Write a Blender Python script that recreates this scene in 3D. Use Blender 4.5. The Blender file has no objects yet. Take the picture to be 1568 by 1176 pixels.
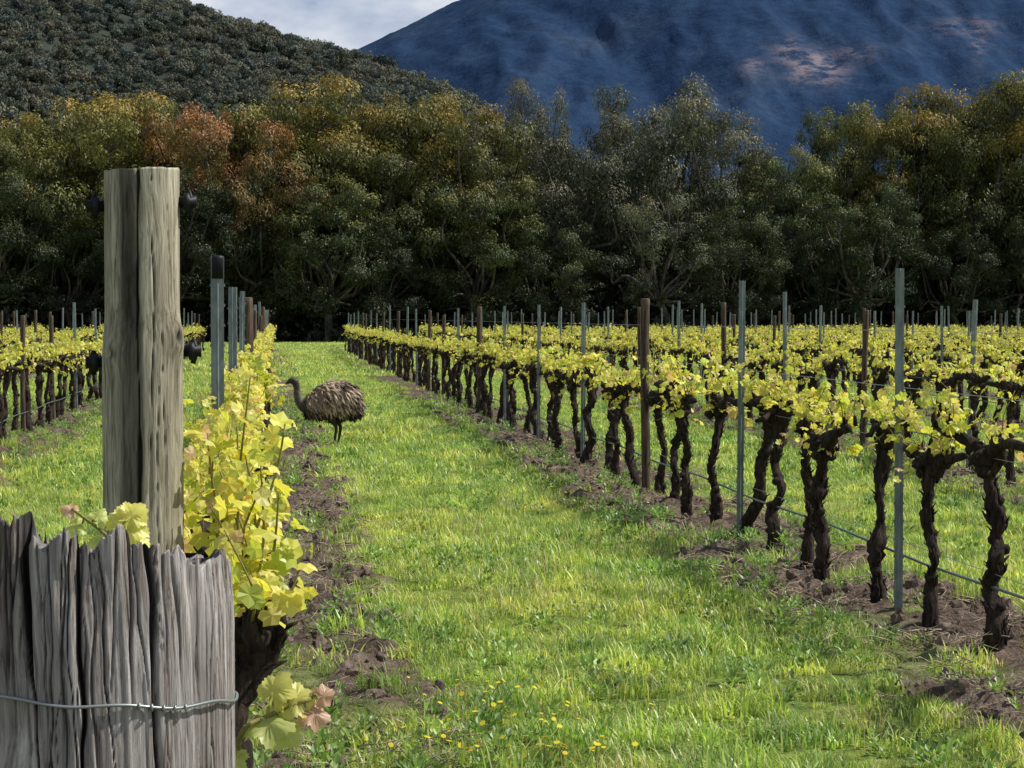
import bpy, math, numpy as np
from mathutils import Vector, Matrix
rng=np.random.default_rng(7)
F=3350.0; CH=1.7
def wx(px,d): return (px-420)/F*d
def wz(py,d): return CH+(485-py)/F*d

# ---------------- noise
def _h(ix,iy,s):
    n=(ix.astype(np.int64)*374761393+iy.astype(np.int64)*668265263+s*974634777)&0xffffffff
    n=((n^(n>>13))*1274126177)&0xffffffff
    n=n^(n>>16)
    return (n&0xffffff)/float(0xffffff)
def vn(x,y,s=0):
    x=np.asarray(x,float);y=np.asarray(y,float)
    x0=np.floor(x);y0=np.floor(y);fx=x-x0;fy=y-y0
    fx=fx*fx*(3-2*fx);fy=fy*fy*(3-2*fy)
    a=_h(x0,y0,s);b=_h(x0+1,y0,s);c=_h(x0,y0+1,s);d=_h(x0+1,y0+1,s)
    return (a*(1-fx)+b*fx)*(1-fy)+(c*(1-fx)+d*fx)*fy
def fbm(x,y,o=4,s=0):
    t=0;a=1;n=0
    for i in range(o):
        t=t+a*vn(x,y,s+i*17);n+=a;a*=.5;x=x*2.03+3.1;y=y*2.03+1.7
    return t/n
def ss(a,b,x):
    t=np.clip((x-a)/(b-a),0,1);return t*t*(3-2*t)

# ---------------- materials
def newmat(name):
    m=bpy.data.materials.new(name);m.use_nodes=True
    nt=m.node_tree;nt.nodes.clear()
    o=nt.nodes.new('ShaderNodeOutputMaterial');return m,nt,o
def N(nt,t,**k):
    n=nt.nodes.new(t)
    for a,b in k.items(): setattr(n,a,b)
    return n
def ramp(nt,fac,stops):
    r=N(nt,'ShaderNodeValToRGB');e=r.color_ramp.elements
    while len(e)<len(stops): e.new(.5)
    for i,(p,c) in enumerate(stops):
        e[i].position=p;e[i].color=(c[0],c[1],c[2],1)
    nt.links.new(fac,r.inputs[0]);return r.outputs[0]
def noise(nt,vec,scale,detail=4,rough=.55,sc=None):
    n=N(nt,'ShaderNodeTexNoise');n.inputs['Scale'].default_value=scale;n.inputs['Detail'].default_value=detail
    n.inputs['Roughness'].default_value=rough
    if sc is not None:
        mp=N(nt,'ShaderNodeMapping');mp.inputs['Scale'].default_value=sc
        nt.links.new(vec,mp.inputs[0]);vec=mp.outputs[0]
    nt.links.new(vec,n.inputs['Vector']);return n.outputs[0]
def mixc(nt,fac,a,b,mode='MIX'):
    m=N(nt,'ShaderNodeMix',data_type='RGBA',blend_type=mode)
    for s,v in ((m.inputs[0],fac),(m.inputs[6],a),(m.inputs[7],b)):
        if isinstance(v,(int,float)): s.default_value=v
        elif isinstance(v,tuple): s.default_value=(v[0],v[1],v[2],1)
        else: nt.links.new(v,s)
    return m.outputs[2]
def bump(nt,h,st,dist):
    b=N(nt,'ShaderNodeBump');b.inputs['Strength'].default_value=st;b.inputs['Distance'].default_value=dist
    nt.links.new(h,b.inputs['Height']);return b.outputs[0]
def pbsdf(nt,out,col,rough=.8,metal=0,spec=.3,nrm=None):
    p=N(nt,'ShaderNodeBsdfPrincipled')
    if isinstance(col,tuple): p.inputs['Base Color'].default_value=(*col,1)
    else: nt.links.new(col,p.inputs['Base Color'])
    p.inputs['Roughness'].default_value=rough;p.inputs['Metallic'].default_value=metal
    p.inputs['Specular IOR Level'].default_value=spec
    if nrm: nt.links.new(nrm,p.inputs['Normal'])
    if out: nt.links.new(p.outputs[0],out.inputs[0])
    return p
def leafmat(name,trans=.4,gloss=.08,var=.25,wn=None,tcol=(1,1,1)):
    m,nt,o=newmat(name)
    a=N(nt,'ShaderNodeAttribute',attribute_name='Col')
    oi=N(nt,'ShaderNodeObjectInfo')
    mr=N(nt,'ShaderNodeMapRange');mr.inputs[3].default_value=1-var;mr.inputs[4].default_value=1+var
    nt.links.new(oi.outputs['Random'],mr.inputs[0])
    hs=N(nt,'ShaderNodeHueSaturation');nt.links.new(a.outputs[0],hs.inputs['Color']);nt.links.new(mr.outputs[0],hs.inputs['Value'])
    c=hs.outputs[0]
    if wn:
        g=N(nt,'ShaderNodeNewGeometry')
        for (s_,c1,c2) in wn:
            n=noise(nt,g.outputs['Position'],s_,4)
            r=ramp(nt,n,[(.36,c1),(.64,c2)])
            c=mixc(nt,1.0,c,r,'MULTIPLY')
    d=N(nt,'ShaderNodeBsdfDiffuse');nt.links.new(c,d.inputs[0])
    t=N(nt,'ShaderNodeBsdfTranslucent');tc=mixc(nt,1.0,c,tcol,'MULTIPLY');nt.links.new(tc,t.inputs[0])
    mx=N(nt,'ShaderNodeMixShader');mx.inputs[0].default_value=trans
    nt.links.new(d.outputs[0],mx.inputs[1]);nt.links.new(t.outputs[0],mx.inputs[2])
    last=mx.outputs[0]
    if gloss>0:
        gl=N(nt,'ShaderNodeBsdfGlossy');gl.inputs['Roughness'].default_value=.45
        m2=N(nt,'ShaderNodeMixShader');m2.inputs[0].default_value=gloss
        nt.links.new(last,m2.inputs[1]);nt.links.new(gl.outputs[0],m2.inputs[2]);last=m2.outputs[0]
    nt.links.new(last,o.inputs[0]);return m
def barkmat(name,c1,c2,scale=20,stretch=(1,1,.25),b=.01):
    m,nt,o=newmat(name);tc=N(nt,'ShaderNodeTexCoord')
    n=noise(nt,tc.outputs['Object'],scale,6,.7,stretch)
    c=ramp(nt,n,[(.35,c1),(.7,c2)])
    pbsdf(nt,o,c,.9,0,.2,bump(nt,n,1,b));return m

M_vleaf=leafmat('vine_leaf',.5,.04,.1,None,(1.1,1.1,.7))
M_vbark=barkmat('vine_bark',(.007,.005,.0045),(.085,.06,.045),45,(1,1,.14),.03)
M_stem=barkmat('green_stem',(.16,.16,.04),(.36,.30,.1),30)
M_grass=leafmat('grass_blades',.45,.05,.22,[(.45,(.76,.9,.85),(1.16,1.05,1.0)),(2.6,(.55,.66,.68),(1.3,1.22,1.1))],(1.1,1.08,.75))
M_gum=leafmat('gum_leaf',.2,.03,.22)
M_gbark=barkmat('gum_bark',(.02,.017,.014),(.15,.13,.105),3,(1,1,.3),.05)
M_hill=leafmat('hill_leaf',.1,.0,.3)
M_flower=leafmat('yellow_petal',.3,.02,.05)

def steel():
    m,nt,o=newmat('galvanised_steel');tc=N(nt,'ShaderNodeTexCoord')
    n=noise(nt,tc.outputs['Object'],35,4,.6,(1,1,.3))
    n2=noise(nt,tc.outputs['Object'],6,4,.6,(1,1,.4))
    c=ramp(nt,n,[(.3,(.13,.16,.155)),(.7,(.27,.31,.30))])
    c=mixc(nt,1.0,c,ramp(nt,n2,[(.35,(.6,.62,.62)),(.65,(1.1,1.1,1.1))]),'MULTIPLY')
    pbsdf(nt,o,c,.5,.25,.4,bump(nt,n,.2,.002));return m
M_steel=steel()
M_wire=None
m,nt,o=newmat('wire_metal');pbsdf(nt,o,(.3,.34,.34),.35,.6);M_wire=m
m,nt,o=newmat('drip_tube');pbsdf(nt,o,(.07,.10,.095),.35,0,.5);M_drip=m
m,nt,o=newmat('black_plastic');pbsdf(nt,o,(.012,.012,.014),.5,0,.2);M_black=m
M_wpost=barkmat('brown_post_wood',(.025,.018,.013),(.17,.125,.088),30,(1,1,.1),.01)

def woodmat(name,light,mid,dark,zs,sc,k3=.5,bd=.006):
    m,nt,o=newmat(name);tc=N(nt,'ShaderNodeTexCoord');P=tc.outputs['Object']
    # slightly wavy, slanted grain
    wv=N(nt,'ShaderNodeTexNoise');wv.inputs['Scale'].default_value=6;wv.inputs['Detail'].default_value=2
    nt.links.new(P,wv.inputs['Vector'])
    sc_=N(nt,'ShaderNodeVectorMath',operation='SCALE');nt.links.new(wv.outputs['Color'],sc_.inputs[0]);sc_.inputs['Scale'].default_value=.03
    ad=N(nt,'ShaderNodeVectorMath',operation='ADD');nt.links.new(P,ad.inputs[0]);nt.links.new(sc_.outputs[0],ad.inputs[1]);P=ad.outputs[0]
    n=noise(nt,P,sc,8,.72,(1,1,zs))
    n2=noise(nt,P,sc*.13,4,.6,(1,1,zs*5))
    c=ramp(nt,n,[(.3,dark),(.45,mid),(.66,light)])
    c2=ramp(nt,n2,[(.35,(.58,.55,.50)),(.65,(1.18,1.18,1.16))])
    c=mixc(nt,1.0,c,c2,'MULTIPLY')
    n3=noise(nt,P,sc*1.5,5,.7,(1,1,zs*.5))
    d=(k3*.3,k3*.25,k3*.22)
    c=mixc(nt,1.0,c,ramp(nt,n3,[(.36,(1-k3+d[0],1-k3+d[1]*.8,1-k3+d[2]*.6)),(.47,(1,1,1))]),'MULTIPLY')
    a=N(nt,'ShaderNodeAttribute',attribute_name='Col')
    c=mixc(nt,1.0,c,a.outputs[0],'MULTIPLY')
    pbsdf(nt,o,c,.88,0,.15,bump(nt,n,1,bd));return m
M_round=woodmat('silvered_pine',(.56,.54,.44),(.33,.315,.25),(.11,.095,.07),.035,120,.5,.004)
M_stub=woodmat('weathered_hardwood',(.68,.65,.645),(.38,.355,.35),(.09,.07,.06),.04,170,.8,.005)

# ---------------- mesh builder
class MB:
    def __init__(s): s.v=[];s.f=[];s.m=[];s.c=[];s.s=[];s.n=0
    def add(s,v,f,mat=0,col=(1,1,1),smooth=True):
        v=np.asarray(v,float).reshape(-1,3);c=np.asarray(col,float)
        if c.ndim==1: c=np.tile(c,(len(v),1))
        s.v.append(v);s.c.append(c)
        b=s.n
        s.f.extend([[i+b for i in q] for q in f])
        s.m.extend([mat]*len(f));s.s.extend([smooth]*len(f));s.n+=len(v)
    def mesh(s,name,mats):
        me=bpy.data.meshes.new(name);v=np.concatenate(s.v)
        me.from_pydata(v.tolist(),[],s.f)
        me.polygons.foreach_set('material_index',s.m);me.polygons.foreach_set('use_smooth',s.s)
        c=np.concatenate(s.c);c4=np.ones((len(c),4));c4[:,:3]=c
        at=me.color_attributes.new('Col','FLOAT_COLOR','POINT');at.data.foreach_set('color',c4.ravel())
        for mm in mats: me.materials.append(mm)
        me.update();return me
SC=bpy.context.scene
def obj(name,me,loc=(0,0,0),rot=(0,0,0),sc=1,parent=None):
    o=bpy.data.objects.new(name,me);SC.collection.objects.link(o)
    o.location=loc;o.rotation_euler=rot;o.scale=(sc,)*3 if not hasattr(sc,'__len__') else sc
    if parent: o.parent=parent
    return o
def nrm(a): return a/np.maximum(np.linalg.norm(a,axis=-1,keepdims=True),1e-9)
def cr(P,k):
    P=np.asarray(P,float);n=len(P);E=np.vstack([2*P[0]-P[1],P,2*P[-1]-P[-2]]);out=[]
    for i in range(n-1):
        a,b,c,d=E[i:i+4]
        for j in range(k):
            t=j/k;out.append(.5*(2*b+(c-a)*t+(2*a-5*b+4*c-d)*t*t+(3*b-a-3*c+d)*t**3))
    out.append(P[-1]);return np.array(out)
def tube(mb,P,R,n=8,mat=0,col=(1,1,1),rough=0,r=rng,asp=None):
    P=np.asarray(P,float);K=len(P);R=np.broadcast_to(np.asarray(R,float),(K,))
    T=nrm(np.gradient(P,axis=0));u=np.cross(T[0],[0.3,.9,.12]);u/=np.linalg.norm(u);V=[]
    ang=np.arange(n)/n*2*math.pi
    for i in range(K):
        u=u-T[i]*np.dot(u,T[i]);u/=np.linalg.norm(u);w=np.cross(T[i],u)
        rr=R[i]*(1+rough*(r.random(n)-.5)*2)
        if asp is not None: rr=rr*asp[i]
        V.append(P[i]+rr[:,None]*(np.cos(ang)[:,None]*u+np.sin(ang)[:,None]*w))
    f=[]
    for i in range(K-1):
        for j in range(n):
            k=(j+1)%n;f.append([i*n+j,i*n+k,(i+1)*n+k,(i+1)*n+j])
    f.append(list(range(n))[::-1]);f.append([(K-1)*n+j for j in range(n)])
    mb.add(np.concatenate(V),f,mat,col)
def place(mb,pv,pf,P,X,Y,Z,s,mat,col):
    P=np.asarray(P);n=len(P);s=np.asarray(s)
    if s.ndim==1: s=np.repeat(s[:,None],3,1)
    V=P[:,None,:]+(pv[None,:,0:1]*s[:,None,0:1])*X[:,None,:]+(pv[None,:,1:2]*s[:,None,1:2])*Y[:,None,:]+(pv[None,:,2:3]*s[:,None,2:3])*Z[:,None,:]
    k=len(pv);f=[]
    pf=[list(q) for q in pf]
    for i in range(n):
        b=i*k
        for q in pf: f.append([b+j for j in q])
    mb.add(V.reshape(-1,3),f,mat,np.repeat(col,k,0),False)
def basis(Zn,Yd):
    Z=nrm(Zn);X=nrm(np.cross(Yd,Z));Y=np.cross(Z,X);return X,Y,Z

# ---------------- scatter via geometry nodes
def scatter(name,pts,rot,scl,idx,sources):
    col=bpy.data.collections.new(name+'_parts')
    for i,(me) in enumerate(sources):
        o=bpy.data.objects.new('%s_part_%02d'%(name,i),me);col.objects.link(o)
    me=bpy.data.meshes.new(name);me.from_pydata(np.asarray(pts).tolist(),[],[])
    a=me.attributes.new('rot','FLOAT_VECTOR','POINT');a.data.foreach_set('vector',np.asarray(rot,float).ravel())
    a=me.attributes.new('scl','FLOAT_VECTOR','POINT');a.data.foreach_set('vector',np.asarray(scl,float).ravel())
    a=me.attributes.new('idx','INT','POINT');a.data.foreach_set('value',np.asarray(idx,dtype=np.int32))
    o=obj(name,me)
    g=bpy.data.node_groups.new(name,'GeometryNodeTree')
    g.interface.new_socket('Geometry',in_out='INPUT',socket_type='NodeSocketGeometry')
    g.interface.new_socket('Geometry',in_out='OUTPUT',socket_type='NodeSocketGeometry')
    gi=g.nodes.new('NodeGroupInput');go=g.nodes.new('NodeGroupOutput')
    ip=g.nodes.new('GeometryNodeInstanceOnPoints');ci=g.nodes.new('GeometryNodeCollectionInfo')
    ci.inputs['Collection'].default_value=col;ci.inputs['Separate Children'].default_value=True;ci.inputs['Reset Children'].default_value=True
    ip.inputs['Pick Instance'].default_value=True
    def na(nm,dt):
        q=g.nodes.new('GeometryNodeInputNamedAttribute');q.data_type=dt;q.inputs['Name'].default_value=nm;return q.outputs[0]
    L=g.links.new
    L(gi.outputs[0],ip.inputs['Points']);L(ci.outputs[0],ip.inputs['Instance'])
    L(na('rot','FLOAT_VECTOR'),ip.inputs['Rotation']);L(na('scl','FLOAT_VECTOR'),ip.inputs['Scale']);L(na('idx','INT'),ip.inputs['Instance Index'])
    L(ip.outputs[0],go.inputs[0])
    md=o.modifiers.new('scatter','NODES');md.node_group=g
    return o
def zrot(n): 
    r=np.zeros((n,3));r[:,2]=rng.random(n)*6.283;return r
def s3(s): return np.repeat(np.asarray(s)[:,None],3,1)

# ---------------- rows layout
LX=-.22
ROWS=[-25.7,-22,-18.3,-14.6,-10.9,-7.2,-3.5,LX]+[3.5+3.85*i for i in range(13)]
RA=np.array(ROWS)
def rowdist(x):
    x=np.asarray(x);d=np.abs(x[...,None]-RA);return d.min(-1)
def dirt(x,y):
    e=.70+.5*(fbm(x*1.3,y*.6,3,5)-.5)+.5*(fbm(x*5,y*5,2,9)-.5)
    e=e+np.where(np.abs(np.asarray(x)-.1)<1.2,.14,0)
    m=1-ss(-.14,.14,rowdist(x)-e)
    patch=ss(.28,.46,fbm(x*1.6+9,y*1.1,3,31))
    return m*(.40+.60*patch)*(1-ss(110,118,y))
def gz(x,y):
    x=np.asarray(x,float);y=np.asarray(y,float)
    dm=dirt(x,y);near=1-ss(35,60,y)
    z=.05*(fbm(x*.5,y*.5,3,2)-.5)*near
    z=z+dm*near*(.03+.17*(fbm(x*4,y*4,3,11)-.45)+.10*(fbm(x*13,y*13,2,13)-.5))
    z=z+(1-dm)*near*.05*(fbm(x*4,y*4,3,21)-.5)
    return z
def axis(parts):
    a=[]
    for s,e,d in parts: a.append(np.arange(s,e,d))
    return np.unique(np.concatenate(a).round(4))
xs=np.concatenate([-np.geomspace(8000,52,14),axis([(-50,-5,.3),(-5,9,.05),(9,56,.25)]),np.geomspace(58,8000,14)])
ys=[ -60,-20,-5,0,3,5,6.5];y=7
while y<30: ys.append(y);y+=.05
while y<160: ys.append(y);y*=1.006
while y<9000: ys.append(y);y*=1.3
ys=np.array(ys)
GX,GY=np.meshgrid(xs,ys);GZ=gz(GX,GY)
nx,ny=len(xs),len(ys)
ii=(np.arange(ny-1)[:,None]*nx+np.arange(nx-1)[None,:]).ravel()
gf=np.stack([ii,ii+1,ii+nx+1,ii+nx],1)
gm=bpy.data.meshes.new('ground')
gm.from_pydata(np.stack([GX,GY,GZ],-1).reshape(-1,3).tolist(),[],gf.tolist())
gm.polygons.foreach_set('use_smooth',[True]*len(gf))
D=dirt(GX,GY).ravel()
at=gm.attributes.new('dirt','FLOAT','POINT');at.data.foreach_set('value',D)
m,nt,o=newmat('vineyard_ground');g=N(nt,'ShaderNodeNewGeometry');P=g.outputs['Position']
n1=noise(nt,P,9,8,.7);n2=noise(nt,P,.5,4);n3=noise(nt,P,45,4,.65)
gr=ramp(nt,n1,[(.3,(.06,.085,.02)),(.5,(.18,.25,.05)),(.7,(.32,.38,.10))])
gr=mixc(nt,1.0,gr,ramp(nt,n2,[(.35,(.7,.8,.8)),(.65,(1.2,1.1,1))]),'MULTIPLY')
so=ramp(nt,n1,[(.3,(.05,.036,.028)),(.5,(.14,.102,.078)),(.72,(.28,.22,.175))])
a=N(nt,'ShaderNodeAttribute',attribute_name='dirt')
c=mixc(nt,a.outputs['Fac'],gr,so)
pbsdf(nt,o,c,.95,0,.1,bump(nt,n3,.9,.04));gm.materials.append(m)
obj('ground',gm)

# ---------------- grass
def blades(seed,nb,rad,h,w,cols):
    r=np.random.default_rng(seed);mb=MB()
    a=r.random(nb)*6.283;d=np.sqrt(r.random(nb))*rad
    P=np.stack([np.cos(a)*d,np.sin(a)*d,np.zeros(nb)],1)
    pf=[[0,1,3,2],[2,3,5,4],[4,5,6]]
    lean=r.random(nb)*1.1+.15;ld=r.random(nb)*6.283;H=h*(.35+.9*r.random(nb)**1.3);W=w*(.6+.7*r.random(nb))
    L=np.stack([np.cos(ld),np.sin(ld),0*ld],1);S=np.stack([-np.sin(ld),np.cos(ld),0*ld],1);U=np.array([0,0,1.])
    V=np.zeros((nb,7,3))
    for k,(t,ww) in enumerate(((0,1),(.4,.85),(.75,.5),(1,0))):
        c=P+U*(H*(t-.35*lean*t*t))[:,None]+L*(H*lean*t*t*.8)[:,None]
        if k<3: V[:,2*k]=c-S*(W*ww/2)[:,None];V[:,2*k+1]=c+S*(W*ww/2)[:,None]
        else: V[:,6]=c
    V[:,:2,2]-=.01
    cc=np.array(cols)[r.integers(0,len(cols),nb)]*(.75+.5*r.random((nb,1)))
    f=[[7*i+j for j in q] for i in range(nb) for q in pf]
    mb.add(V.reshape(-1,3),f,0,np.repeat(cc,7,0),False)
    return mb
GC=[(.50,.62,.12),(.41,.56,.11),(.60,.67,.18),(.74,.75,.33),(.27,.42,.09)]
DRY=[(.65,.55,.33),(.5,.43,.25),(.45,.45,.2)]
def pts_area(y0,y1,dens,m0=-.2,m1=.42):
    A=(m1-m0)*(y1**2-y0**2)/2;n=int(A*dens)
    y=np.sqrt(y0**2+rng.random(n)*(y1**2-y0**2));x=y*(m0+(m1-m0)*rng.random(n));return x,y
def grass(name,y0,y1,dens,srcs,smin,smax,keepd=.2,m0=-.17,m1=.38):
    x,y=pts_area(y0,y1,dens,m0,m1)
    d=dirt(x,y);k=rng.random(len(x))>(d*(1+keepd)) 
    thin=fbm(x*2.2,y*2.2,3,77);k&=(rng.random(len(x))<.25+1.5*thin)
    x,y,thin=x[k],y[k],thin[k];n=len(x)
    big=fbm(x*.8+5,y*.8,2,78)
    s=(smin+(smax-smin)*rng.random(n))*(.1+1.3*thin+.6*big)
    r=zrot(n)
    sc=s3(s);sc[:,2]*=.8+.5*rng.random(n)
    scatter(name,np.stack([x,y,gz(x,y)],1),r,sc,rng.integers(0,len(srcs),n),srcs)
near=[blades(i,80,.13,.075,.006,GC).mesh('tuft',[M_grass]) for i in range(6)]
near+=[blades(20+i,70,.10,.045,.011,GC).mesh('tuft',[M_grass]) for i in range(3)]
near+=[blades(30+i,60,.12,.08,.005,DRY+GC).mesh('tuft',[M_grass]) for i in range(2)]
grass('grass_near',6.8,22,44,near,.6,1.35)
mid=[blades(40+i,80,.22,.085,.012,GC).mesh('tuft',[M_grass]) for i in range(5)]
grass('grass_mid',22,60,12,mid,.7,1.3)
far=[blades(50+i,130,.55,.10,.028,GC).mesh('tuft',[M_grass]) for i in range(4)]
grass('grass_far',60,140,2.0,far,.8,1.4,m0=-.2,m1=.42)
x,y=pts_area(7,40,1.5,-.15,.38);rd=rowdist(x)
k=(rng.random(len(x))<np.where((rd>.5)&(rd<1.15),.8,.3));x,y=x[k],y[k]
tall=[blades(60+i,80,.12,.15,.007,GC[:3]+[(.2,.35,.06)]).mesh('tuft',[M_grass]) for i in range(3)]+[blades(66,60,.12,.16,.005,DRY).mesh('tuft',[M_grass])]
scatter('tall_grass_tufts',np.stack([x,y,gz(x,y)],1),zrot(len(x)),s3(.5+.8*rng.random(len(x))),rng.integers(0,4,len(x)),tall)
def weed(seed):
    r=np.random.default_rng(seed);mb=MB();n=46
    a=r.random(n)*6.283;t=.2+r.random(n)*1.0
    Y=np.stack([np.cos(a)*np.cos(t),np.sin(a)*np.cos(t),np.sin(t)],1);Z=np.stack([-np.cos(a)*np.sin(t),-np.sin(a)*np.sin(t),np.cos(t)],1)+r.normal(size=(n,3))*.3
    X,Y,Z=basis(Z,Y);P=Y*(r.random((n,1))*.08);P[:,2]=np.abs(P[:,2])
    pv=np.array([[0,0,0],[.32,.45,.05],[0,1,-.1],[-.32,.45,.05]]);
    col=np.array([(.26,.40,.10)])*(.6+.8*r.random((n,1)))
    place(mb,pv,[[0,1,2,3]],P,X,Y,Z,.014+.022*r.random(n),0,col);return mb.mesh('weed',[M_grass])
W=[weed(i) for i in range(3)]
x,y=pts_area(7,45,32,-.15,.38);d=dirt(x,y);pt=fbm(x*1.1,y*1.1,3,3)
k=rng.random(len(x))<(.7*(d>.2)*(vn(x*1.4,y*1.4,3)>.6)+.6*(d<.2)*(pt>.54)+.05);x,y=x[k],y[k]
scatter('ground_weeds',np.stack([x,y,gz(x,y)],1),zrot(len(x)),s3(.6+1.0*rng.random(len(x))),rng.integers(0,3,len(x)),W)
def clod(seed):
    import bmesh
    bm=bmesh.new();bmesh.ops.create_icosphere(bm,subdivisions=2,radius=1)
    for v in bm.verts:
        c=v.co;f=.65+.6*float(vn(np.array(c.x*2+seed*3+c.z),np.array(c.y*2+c.z*1.7),seed));v.co=Vector((c.x*f,c.y*f*.8,c.z*f*.6))
    me=bpy.data.meshes.new('clod');bm.to_mesh(me);bm.free();me.materials.append(M_soil);return me
m,nt,o=newmat('soil_clod');g=N(nt,'ShaderNodeNewGeometry');n=noise(nt,g.outputs['Position'],25,6,.7)
pbsdf(nt,o,ramp(nt,n,[(.3,(.07,.05,.038)),(.7,(.26,.20,.16))]),.95,0,.1,bump(nt,n,.8,.02));M_soil=m
CL=[clod(i) for i in range(5)]
x,y=pts_area(7,45,85,-.1,.36);d=dirt(x,y);k=rng.random(len(x))<(d-.2);x,y=x[k],y[k];n=len(x)
rr=rng.random((n,3))*6.28
scatter('soil_clods',np.stack([x,y,gz(x,y)],1),rr,s3(.008+.05*rng.random(n)**3+.004),rng.integers(0,5,n),CL)
def litter(seed):
    r=np.random.default_rng(seed);mb=MB()
    for i in range(9):
        p=r.normal(size=3)*.06;p[2]=.01+r.random()*.03;a=r.random()*6.28;l=.05+.12*r.random()
        q=p+[math.cos(a)*l,math.sin(a)*l,r.random()*.05]
        tube(mb,[p,(p+q)/2+r.normal(size=3)*.01,q],[.003,.0025,.0015],4,0,(.5,.38,.26))
    return mb.mesh('litter',[M_lit])
M_lit=barkmat('dry_twig',(.2,.15,.1),(.6,.5,.36),30)
LT=[litter(i) for i in range(3)]
x,y=pts_area(7,32,20,-.1,.36);d=dirt(x,y);k=rng.random(len(x))<.12*(d<.2)*(rowdist(x)<1.1)+.6*(d>.2);x,y=x[k],y[k];n=len(x)
scatter('vine_prunings',np.stack([x,y,gz(x,y)],1),zrot(n),s3(.5+.7*rng.random(n)),rng.integers(0,3,n),LT)
def flower(seed):
    r=np.random.default_rng(seed);mb=MB();n=10
    tube(mb,[[0,0,0],[.004,0,.04],[0,0,.075]],[.0015]*3,4,1,(.15,.2,.05))
    a=np.arange(n)/n*6.283;Y=np.stack([np.cos(a),np.sin(a),.25+0*a],1);X,Y,Z=basis(np.tile([0,0,1.],(n,1)),nrm(Y))
    pv=np.array([[0,0,0],[.22,.6,0],[0,1,0],[-.22,.6,0]])
    place(mb,pv,[[0,1,2,3]],np.tile([0,0,.075],(n,1)),X,Y,Z,np.full(n,.012),0,np.tile([.85,.68,.05],(n,1)))
    return mb.mesh('flower',[M_flower,M_stem])
FL=[flower(0)]
n=120;x=rng.normal(wx(800,8.7),.26,n);y=8.05+rng.random(n)**1.8*1.5
x2,y2=pts_area(8,30,.5,0,.33);x=np.r_[x,x2];y=np.r_[y,y2];k=rowdist(x)>.5;x,y=x[k],y[k];n=len(x)
scatter('yellow_wildflowers',np.stack([x,y,gz(x,y)+.03],1),np.c_[rng.normal(0,.35,(n,2)),rng.random(n)*6],s3(.7+.6*rng.random(n)),np.zeros(n),FL)

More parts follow.
